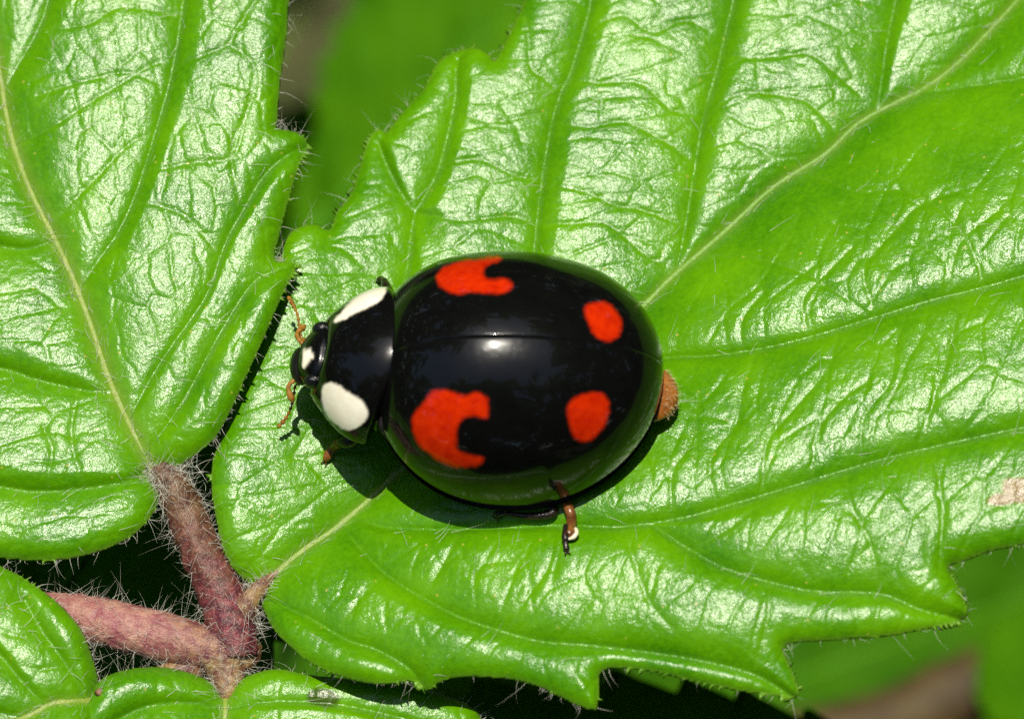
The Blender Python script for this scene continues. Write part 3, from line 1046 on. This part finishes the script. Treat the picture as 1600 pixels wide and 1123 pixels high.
NEAR_SPOTS = [[(676, 612), (700, 610), (724, 618), (744, 614), (760, 622), (763, 640), (760, 652), (744, 650), (728, 650), (716, 664), (712, 684), (716, 704), (736, 711), (755, 716), (748, 727),
               (715, 729), (690, 722), (668, 706), (652, 690), (645, 672), (646, 650), (660, 632)],
              [(894, 625), (912, 616), (934, 613), (948, 622), (951, 643), (944, 664), (929, 682), (912, 689), (898, 682), (891, 662), (887, 642)]]
FAR_SPOTS = [[(682, 434), (694, 418), (720, 408), (748, 405), (768, 401), (782, 403), (776, 409), (764, 413), (756, 420), (756, 432), (770, 437), (790, 436), (800, 444), (790, 456), (766, 459),
              (740, 456), (712, 459), (692, 450)],
             [(914, 482), (930, 472), (950, 474), (964, 489), (971, 508), (964, 527), (950, 533), (932, 526), (922, 510)]]
nt_, na_ = 300, 150
tt = 0.5 - 0.5 * np.cos(np.linspace(0.0, np.pi, nt_))
aa = np.concatenate([np.linspace(0, 0.08, 22, endpoint=False), np.linspace(0.08, 1.0, na_ - 32), np.linspace(1.006, 1.06, 10)])
Tg, Ag = np.meshgrid(tt, aa, indexing='ij')
idx = np.arange(Tg.size).reshape(Tg.shape)
near_mask = None
for sgn in (-1, 1):
    V = shell_point(Tg.ravel(), Ag.ravel(), sgn)
    W = V + org
    n = facing(W, Tg.shape) * (1 if sgn > 0 else -1)
    see = (n @ FWD) < 0
    if sgn < 0:
        m = np.zeros(len(W))
        for k, p in enumerate(NEAR_SPOTS):
            m = np.maximum(m, soft_poly(W, p, 3.6, 3.0 + k) * see)
        near_mask = m
    else:
        m = np.zeros(len(W))
        for k, p in enumerate(FAR_SPOTS):
            m = np.maximum(m, soft_poly(W, p, 3.6, 9.0 + k) * see)
        m = np.where(see, m, near_mask)
    F = np.stack([idx[:-1, :-1], idx[:-1, 1:], idx[1:, 1:], idx[1:, :-1]], -1).reshape(-1, 4)
    if sgn > 0:
        F = F[:, ::-1]
    me = make_mesh('elytron', blocal(W), F[:, ::-1])
    set_attr(me, 'mask', np.stack([m, 0 * m, 0 * m], -1))
    add('elytron', me, M_ELY, beetle)

# pronotum (turned a little towards the far side)
YAW = math.radians(-8.0)
PIV = org + np.array([0.05, 0.16, 0.0])


def turn(V):
    c, s = math.cos(YAW), math.sin(YAW)
    V = np.asarray(V, float)
    return np.stack([V[..., 0] * c - V[..., 1] * s, V[..., 0] * s + V[..., 1] * c, V[..., 2]], -1) + PIV


nu, nv = 90, 140
uu = np.concatenate([np.linspace(0, 0.12, 18, endpoint=False), np.linspace(0.12, 1.0, nu - 22), np.linspace(1.01, 1.06, 4)])
ss = np.sin(np.linspace(-np.pi / 2, np.pi / 2, nv))
U, Sg = np.meshgrid(uu, ss, indexing='ij')
Uc = np.clip(U, 0, 1)
wid = 0.70 + 0.92 * np.sin(np.clip(Uc * 1.12, 0, 1) * np.pi / 2) ** 0.9
wid = wid * np.where(Uc > 0.86, 1 - 0.55 * ((Uc - 0.86) / 0.14) ** 2.5 * 0.35, 1)
xf = -1.16 - 0.16 * np.abs(Sg) ** 2                       # front edge, corners reach forward
xb = 0.34 - 0.30 * np.abs(Sg) ** 2.4                      # rear edge bulges back
Xp = xf + (xb - xf) * Uc
zt = 0.22 + 0.88 * np.sqrt(np.clip(1 - (1 - Uc) ** 2.0, 0, 1)) - 0.34 * np.clip(1 - Uc / 0.10, 0, 1) ** 2
zr = -0.42 + 0.12 * Uc
dome = np.clip(1 - np.abs(Sg) ** 2.2, 0, 1) ** 0.62
Zp = zr + (zt - zr) * dome
over = np.clip(U - 1, 0, 1) / 0.06
Xp = Xp + 0.05 * np.sin(over * np.pi / 2)
Zp = Zp - 0.16 * over ** 1.5
V = turn(np.stack([Xp, Sg * wid, Zp], -1).reshape(-1, 3))
idx = np.arange(U.size).reshape(U.shape)
F = np.stack([idx[:-1, :-1], idx[1:, :-1], idx[1:, 1:], idx[:-1, 1:]], -1).reshape(-1, 4)
n = facing(V, U.shape)
see = (n @ FWD) < 0
WHITE = [[(522, 503), (534, 486), (548, 470), (566, 456), (584, 446), (600, 446), (603, 456), (594, 470), (576, 480), (558, 488), (542, 497)],
         [(505, 604), (518, 598), (533, 604), (544, 613), (556, 620), (565, 627), (572, 636), (573, 650), (563, 664), (545, 672), (526, 664), (510, 648), (503, 626)]]
m = np.zeros(len(V))
for k, p in enumerate(WHITE):
    m = np.maximum(m, soft_poly(V, p, 2.0, 15.0 + k))
me = make_mesh('pronotum', blocal(V), F)
set_attr(me, 'mask', np.stack([m, 0 * m, 0 * m], -1))
add('pronotum', me, M_PRO, beetle, 'black neck shield with two cream patches')

# head
hv = []
nu, nv = 60, 60
th = np.linspace(0, np.pi, nu); ph = np.linspace(0, 2 * np.pi, nv, endpoint=False)
TH, PH = np.meshgrid(th, ph, indexing='ij')
hx = np.cos(TH); hy = np.sin(TH) * np.cos(PH); hz = np.sin(TH) * np.sin(PH)
k = np.where(hx > 0, hx, 0)
sup = lambda v, p: np.sign(v) * np.abs(v) ** p
HV = np.stack([-1.22 - 0.47 * sup(hx, 0.85), 0.66 * sup(hy, 0.72) * (1 - 0.30 * np.clip(hx, 0, 1)), -0.22 + 0.40 * hz - 0.30 * np.clip(hx, 0, 1)], -1).reshape(-1, 3)
HW = turn(HV)
F = []
for i in range(nu - 1):
    for j in range(nv):
        F.append((i * nv + j, (i + 1) * nv + j, (i + 1) * nv + (j + 1) % nv, i * nv + (j + 1) % nv))
m = soft_poly(HW, [(474, 545), (482, 546), (489, 552), (489, 559), (483, 563), (478, 571), (473, 574), (473, 558)], 1.5, 30.0) * (HV[:, 2] > -0.3)
me = make_mesh('head', blocal(HW), F)
set_attr(me, 'mask', np.stack([m, 0 * m, 0 * m], -1))
head = add('head', me, M_PRO, beetle, 'black head with a small cream mark')
for sg in (-1, 1):
    c = turn(np.array([[-1.26, sg * 0.54, -0.12]]))[0]
    mb = MB().ball(c, (0.20, 0.15, 0.20), nu=24, nv=16)
    mb.V = [blocal(v) for v in mb.V]
    add('eye', mb.mesh('eye'), M_EYE, head)
# mouth shield and palps
c = turn(np.array([[-1.58, -0.10, -0.62]]))[0]
mb = MB().ball(c, (0.24, 0.40, 0.26), nu=20, nv=14)
mb.V = [blocal(v) for v in mb.V]
add('mouth_shield', mb.mesh('mouth_shield'), M_BODY, head)
for sg in (-1, 1):
    P = turn(np.array([[-1.62, sg * 0.34, -0.62], [-1.78, sg * 0.52, -0.66], [-1.74, sg * 0.68, -0.72], [-1.66, sg * 0.80, -0.80]]))
    mb = MB().tube(smooth_line(P, 5), np.interp(np.linspace(0, 1, 16), [0, 0.5, 0.8, 1], [0.045, 0.045, 0.075, 0.035]), 10)
    mb.V = [blocal(v) for v in mb.V]
    add('palp', mb.mesh('palp'), M_AMBER, head)
for line, zz in (([(476, 535), (468, 520), (467, 505), (464, 490), (458, 476), (450, 463)], (1.5, 1.5, 1.45, 1.4, 1.3, 1.2)),
                 ([(470, 596), (461, 604), (459, 620), (454, 638), (446, 654), (434, 668)], (1.3, 1.25, 1.15, 1.0, 0.85, 0.70))):
    P = smooth_line(p3([(a, b, z) for (a, b), z in zip(line, zz)]), 8)
    mb = MB()
    D = np.concatenate([[0], np.cumsum(np.linalg.norm(np.diff(P, axis=0), axis=1))])
    nb = 10
    for kq in range(nb):
        d = D[-1] * (kq + 0.5) / nb
        c = np.array([np.interp(d, D, P[:, q]) for q in range(3)])
        r = 0.036 if kq else 0.055
        if kq >= nb - 3:
            r = [0.046, 0.055, 0.048][kq - nb + 3]
        mb.ball(c, r, nu=10, nv=8)
    mb.tube(P, np.full(len(P), 0.020), 6)
    mb.V = [blocal(v) for v in mb.V]
    add('antenna', mb.mesh('antenna'), M_AMBER, head)

# underside and abdomen tip
nt2, na2 = 60, 40
tb = 0.5 - 0.5 * np.cos(np.linspace(0.02, np.pi * 0.985, nt2))
ab = np.linspace(0, 2 * np.pi, na2, endpoint=False)
TB, AB = np.meshgrid(tb, ab, indexing='ij')
wb = w_plan(TB) * 0.93
zb = np.where(np.sin(AB) > 0, (0.35 * z_top(TB)) * np.sin(AB), 0.42 * np.sin(AB)) + z_rim(TB) + 0.10
V = np.stack([TB * LEN * 0.99, wb * np.cos(AB), zb], -1).reshape(-1, 3) + org
F = []
for i in range(nt2 - 1):
    for j in range(na2):
        F.append((i * na2 + j, i * na2 + (j + 1) % na2, (i + 1) * na2 + (j + 1) % na2, (i + 1) * na2 + j))
add('abdomen', make_mesh('abdomen', blocal(V), F), M_BODY, beetle)
mb = MB().ball(org + np.array([LEN - 0.36, -0.34, -0.40]), (0.67, 0.60, 0.23), rot=Matrix.Rotation(math.radians(-14), 3, 'Z') @ Matrix.Rotation(math.radians(8), 3, 'Y'), nu=40, nv=24)
tip = mb.V[0].copy()
mb.V = [blocal(v) for v in mb.V]
tail = add('abdomen_tip', mb.mesh('abdomen_tip'), M_TAIL, beetle, 'orange-brown hairy tip showing behind the shell')
c0 = org + np.array([LEN - 0.36, -0.34, -0.40])
it = []
for v in tip:
    if v[0] > c0[0] + 0.38 and rng.random() < 0.9:
        for _ in range(3):
            d = (v - c0) * np.array([1, 1, 1.5])
            it.append((blocal(v + 0.02 * rv()), d / np.linalg.norm(d) + 0.4 * rv(), 0.055 * (0.4 + rng.random()), rv(0.2)))
add('fringe_hair', hair_mesh('fringe_hair', it, 0.005, 3), simple_mat('fringe_tan', (0.42, 0.28, 0.10), (0.75, 0.62, 0.36), 0.1, 0.35), tail, kind='stuff')


# legs: femur + tibia in one mesh, tarsus as its own piece
def leaf_z(x, y):
    return float(right.height(np.array([x]), np.array([y]))[0])


def p3l(lst):
    """like p3, but z is the height above the blade below the point"""
    out = []
    for x, y, dz in lst:
        z = dz
        for _ in range(6):
            q = px(x, y, z)
            z = leaf_z(q[0], q[1]) + dz
        out.append(px(x, y, z))
    return np.array(out)


def leg(points, radii, m1, tarsus, m2, fat=1.0):
    P = smooth_line(p3l(points), 6)
    R = np.interp(np.linspace(0, 1, len(P)), np.linspace(0, 1, len(radii)), radii)
    mb = MB().tube(P, R, 12)
    mb.V = [blocal(v) for v in mb.V]
    o = add('leg', mb.mesh('leg'), m1, beetle)
    Q = smooth_line(p3l(tarsus), 5)
    mb = MB().tube(Q, np.interp(np.linspace(0, 1, len(Q)), [0, 0.35, 0.6, 0.85, 1], np.array([0.05, 0.075, 0.05, 0.07, 0.035]) * fat), 10)
    e = Q[-1]; t = Q[-1] - Q[-2]; t /= np.linalg.norm(t)
    for q in (-1, 1):
        s = np.cross(t, [0, 0, 1.0]) * q
        mb.tube(np.array([e - t * 0.03, e + t * 0.05 + s * 0.05, e + t * 0.09 + s * 0.05 - np.array([0, 0, 0.04])]), [0.018, 0.014, 0.004], 6)
    mb.V = [blocal(v) for v in mb.V]
    add('tarsus', mb.mesh('tarsus'), m2, o)


# near front leg
leg([(580, 640, 0.95), (560, 672, 0.85), (546, 688, 0.75), (532, 690, 0.55)], [0.18, 0.18, 0.16, 0.12], M_LEGB,
    [(541, 688, 0.66), (530, 692, 0.45), (518, 702, 0.22), (508, 720, 0.09)], M_LEG, 1.5)
# far front leg
leg([(600, 520, 0.95), (610, 480, 0.95), (608, 462, 0.8), (602, 444, 0.55)], [0.16, 0.15, 0.12, 0.09], M_LEGB,
    [(604, 448, 0.6), (601, 440, 0.4), (597, 436, 0.22), (590, 438, 0.08)], M_LEGB)
# near middle leg, folded along the rim
leg([(850, 775, 0.10), (864, 800, 0.12), (830, 806, 0.14), (788, 801, 0.16)], [0.10, 0.10, 0.08, 0.06], M_LEGB,
    [(788, 801, 0.16), (778, 802, 0.14), (774, 805, 0.10), (778, 809, 0.07)], M_LEGB)
# near hind leg, foot on the blade
leg([(884, 784, 0.10), (891, 800, 0.16), (893, 816, 0.22), (889, 837, 0.17)], [0.10, 0.105, 0.105, 0.10], M_LEG,
    [(884, 820, 0.30), (883, 838, 0.2), (884, 850, 0.12), (886, 862, 0.06)], M_LEGB)
mb = MB().tube(smooth_line(p3l([(899, 824, 0.24), (901, 832, 0.20), (896, 839, 0.17), (888, 842, 0.15)]), 5), [0.02, 0.035, 0.04, 0.04, 0.04, 0.04, 0.045, 0.045, 0.045, 0.045, 0.045, 0.04, 0.035, 0.03, 0.03, 0.02], 8)
mb.V = [blocal(v) for v in mb.V]
add('tarsal_pad', mb.mesh('tarsal_pad'), simple_mat('pad_cream', (0.7, 0.6, 0.4), (0.8, 0.75, 0.6), 0.1, 0.5), beetle)
# far middle and hind legs, tucked under the shell
leg([(780, 560, 0.75), (770, 500, 0.7), (760, 480, 0.6), (752, 470, 0.5)], [0.16, 0.15, 0.11, 0.08], M_LEGB,
    [(752, 470, 0.5), (746, 466, 0.42), (742, 462, 0.36), (738, 460, 0.32)], M_LEGB)
leg([(880, 560, 0.75), (900, 510, 0.7), (915, 495, 0.6), (925, 488, 0.5)], [0.16, 0.15, 0.11, 0.08], M_LEGB,
    [(925, 488, 0.5), (930, 486, 0.42), (934, 484, 0.36), (938, 482, 0.32)], M_LEGB)


# ------------------------------------------------------------------ leaves far below, out of focus
def far_leaf(cx, cy, z, length, width, rot, tilt, mat, label, seed, n=(120, 60)):
    c = px(cx, cy, z)
    U, W = np.meshgrid(np.linspace(0, 1, n[0]), np.linspace(-1, 1, n[1]), indexing='ij')
    prof = np.sin(np.pi * U ** 0.8) ** 0.75
    saw = 1 - 0.12 * (((U * 13 + seed) % 1.0))
    hw = width / 2 * prof * np.where(np.abs(W) > 0.7, 1 - (1 - saw) * (np.abs(W) - 0.7) / 0.3, 1)
    x = (U - 0.5) * length + np.abs(W) * 0.10 * length * prof
    y = W * hw
    v = (U * 7 - np.abs(W) * 1.6) % 1.0
    z_ = 0.16 * np.abs(y) - 0.5 * (U - 0.4) ** 2 * length * 0.25 + 0.55 * (0.25 - (v - 0.5) ** 2) * 1.2 + 0.5 * (fbm(x / 3, y / 3, seed) - 0.5)
    V = np.stack([x, y, z_], -1).reshape(-1, 3)
    i = np.arange(U.size).reshape(U.shape)
    F = np.stack([i[:-1, :-1], i[1:, :-1], i[1:, 1:], i[:-1, 1:]], -1).reshape(-1, 4)
    root = empty('background_leaf', c, label, 'leaf')
    root.rotation_euler = (math.radians(tilt[0]), math.radians(tilt[1]), math.radians(rot))
    me = make_mesh('blade', V, F)
    m = 0.5 * np.exp(-(np.abs(y) / 0.25) ** 2) + 0.2 * np.exp(-((np.abs(v - 0.5) - 0.5) / 0.05) ** 2)
    set_attr(me, 'mask', np.stack([m.ravel(), 0 * m.ravel(), 0 * m.ravel()], -1))
    b = add('blade', me, mat, root)
    s = b.modifiers.new('thickness', 'SOLIDIFY'); s.thickness = 0.15 * MM; s.offset = -1
    mid = n[1] // 2
    P = V.reshape(*U.shape, 3)[:, mid, :]
    Vt, Ft = tube(P + [0, 0, 0.02], np.linspace(0.14, 0.04, len(P)), 8)
    add('midrib', make_mesh('midrib', Vt, Ft), M_VEIN, root)
    st = np.array([P[0], P[0] + [-4, 0.4, -2.5], P[0] + [-11, 0.6, -8]])
    Vt, Ft = tube(smooth_line(st, 8), np.linspace(0.4, 0.6, 17), 8)
    add('petiole', make_mesh('petiole', Vt, Ft), M_VEIN, root)


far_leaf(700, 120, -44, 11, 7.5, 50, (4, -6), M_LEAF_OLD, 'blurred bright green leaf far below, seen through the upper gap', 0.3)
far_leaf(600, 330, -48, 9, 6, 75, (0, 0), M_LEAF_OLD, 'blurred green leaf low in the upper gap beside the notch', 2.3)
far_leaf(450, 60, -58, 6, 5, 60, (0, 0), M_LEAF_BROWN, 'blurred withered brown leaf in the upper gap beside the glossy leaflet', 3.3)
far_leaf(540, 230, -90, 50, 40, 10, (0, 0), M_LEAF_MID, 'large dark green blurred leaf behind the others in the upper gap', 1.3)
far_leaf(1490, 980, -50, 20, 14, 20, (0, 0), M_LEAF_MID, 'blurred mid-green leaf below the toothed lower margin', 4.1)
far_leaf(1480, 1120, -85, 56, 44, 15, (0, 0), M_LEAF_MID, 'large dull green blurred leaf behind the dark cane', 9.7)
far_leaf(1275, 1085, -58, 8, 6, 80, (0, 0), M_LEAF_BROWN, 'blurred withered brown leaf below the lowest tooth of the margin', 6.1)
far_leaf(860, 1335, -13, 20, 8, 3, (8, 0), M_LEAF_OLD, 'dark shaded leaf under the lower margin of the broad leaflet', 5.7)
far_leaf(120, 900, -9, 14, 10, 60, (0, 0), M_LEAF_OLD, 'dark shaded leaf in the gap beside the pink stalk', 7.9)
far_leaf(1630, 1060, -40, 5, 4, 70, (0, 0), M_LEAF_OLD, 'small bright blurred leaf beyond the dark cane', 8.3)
P = smooth_line(p3([(1000, 1230, -42), (1200, 1180, -42), (1400, 1130, -42), (1490, 1085, -42), (1600, 1060, -42), (1800, 1075, -43)]), 8)
V, F = rough_tube(P, np.full(len(P), 1.05), seed=33)
stem = empty('bramble_cane', (0, 0, 0), 'blurred dark brown cane curving under the toothed margin', 'cane')
add('bark', make_mesh('bark', V, F), simple_mat('cane_brown', (0.045, 0.025, 0.006), (0.09, 0.06, 0.012), 1.2, 0.7), stem)
mb = MB()
for q in range(4, len(P) - 1, 6):
    d = np.array([0.2 * (-1) ** q, -0.9, 0.3]); d /= np.linalg.norm(d)
    mb.tube(np.array([P[q] + d * 0.9, P[q] + d * 1.4, P[q] + d * 1.8 + [0.2, 0, 0]]), [0.22, 0.1, 0.01], 8)
add('prickle', mb.mesh('prickle'), M_STALK_RED, stem, kind='stuff')

# ------------------------------------------------------------------ unseen foliage added all round to darken the shell's reflections and cut skylight
V = []; F = []
k = 0
while k < 3600:
    az = rng.random() * 2 * math.pi
    el = math.radians(-25 + 93 * rng.random())
    toward_head = math.cos(az - math.radians(190))
    limit = 63 + 3 * math.sin(3 * az) + 3 * math.sin(7 * az + 1) - 6 * max(0, math.cos(az - 2.1))
    if toward_head > 0.90:
        limit = 26 + 6 * math.sin(17 * az)  # opening shaped to leave a sky patch reflected in the shell
    if math.degrees(el) > limit or rng.random() > math.cos(el) + 0.15:
        continue
    r = 140 + 130 * rng.random()
    c = np.array([math.cos(el) * math.cos(az), math.cos(el) * math.sin(az), math.sin(el)]) * r
    if c[2] < -150:
        continue
    a = rv(); a /= np.linalg.norm(a)
    b = np.cross(a, rv()); b /= np.linalg.norm(b)
    nn = np.cross(a, b)
    L = 16 + 14 * rng.random(); w = L * 0.34
    q = [c - a * L, c - a * L * 0.3 + b * w - nn * 3, c + a * L * 0.35 + b * w * 0.8 - nn * 3, c + a * L - nn * 4, c + a * L * 0.35 - b * w * 0.8 - nn * 3, c - a * L * 0.3 - b * w - nn * 3, c + a * L * 0.1]
    V += q
    i = k * 7
    F += [(i, i + 1, i + 6), (i + 1, i + 2, i + 6), (i + 2, i + 3, i + 6), (i + 3, i + 4, i + 6), (i + 4, i + 5, i + 6), (i + 5, i, i + 6)]
    k += 1
add('blocker_foliage', make_mesh('blocker_foliage', np.array(V), np.array(F)), M_LEAF_DARK, label='mass of unseen bramble foliage added round the leaf to darken reflections', kind='stuff')
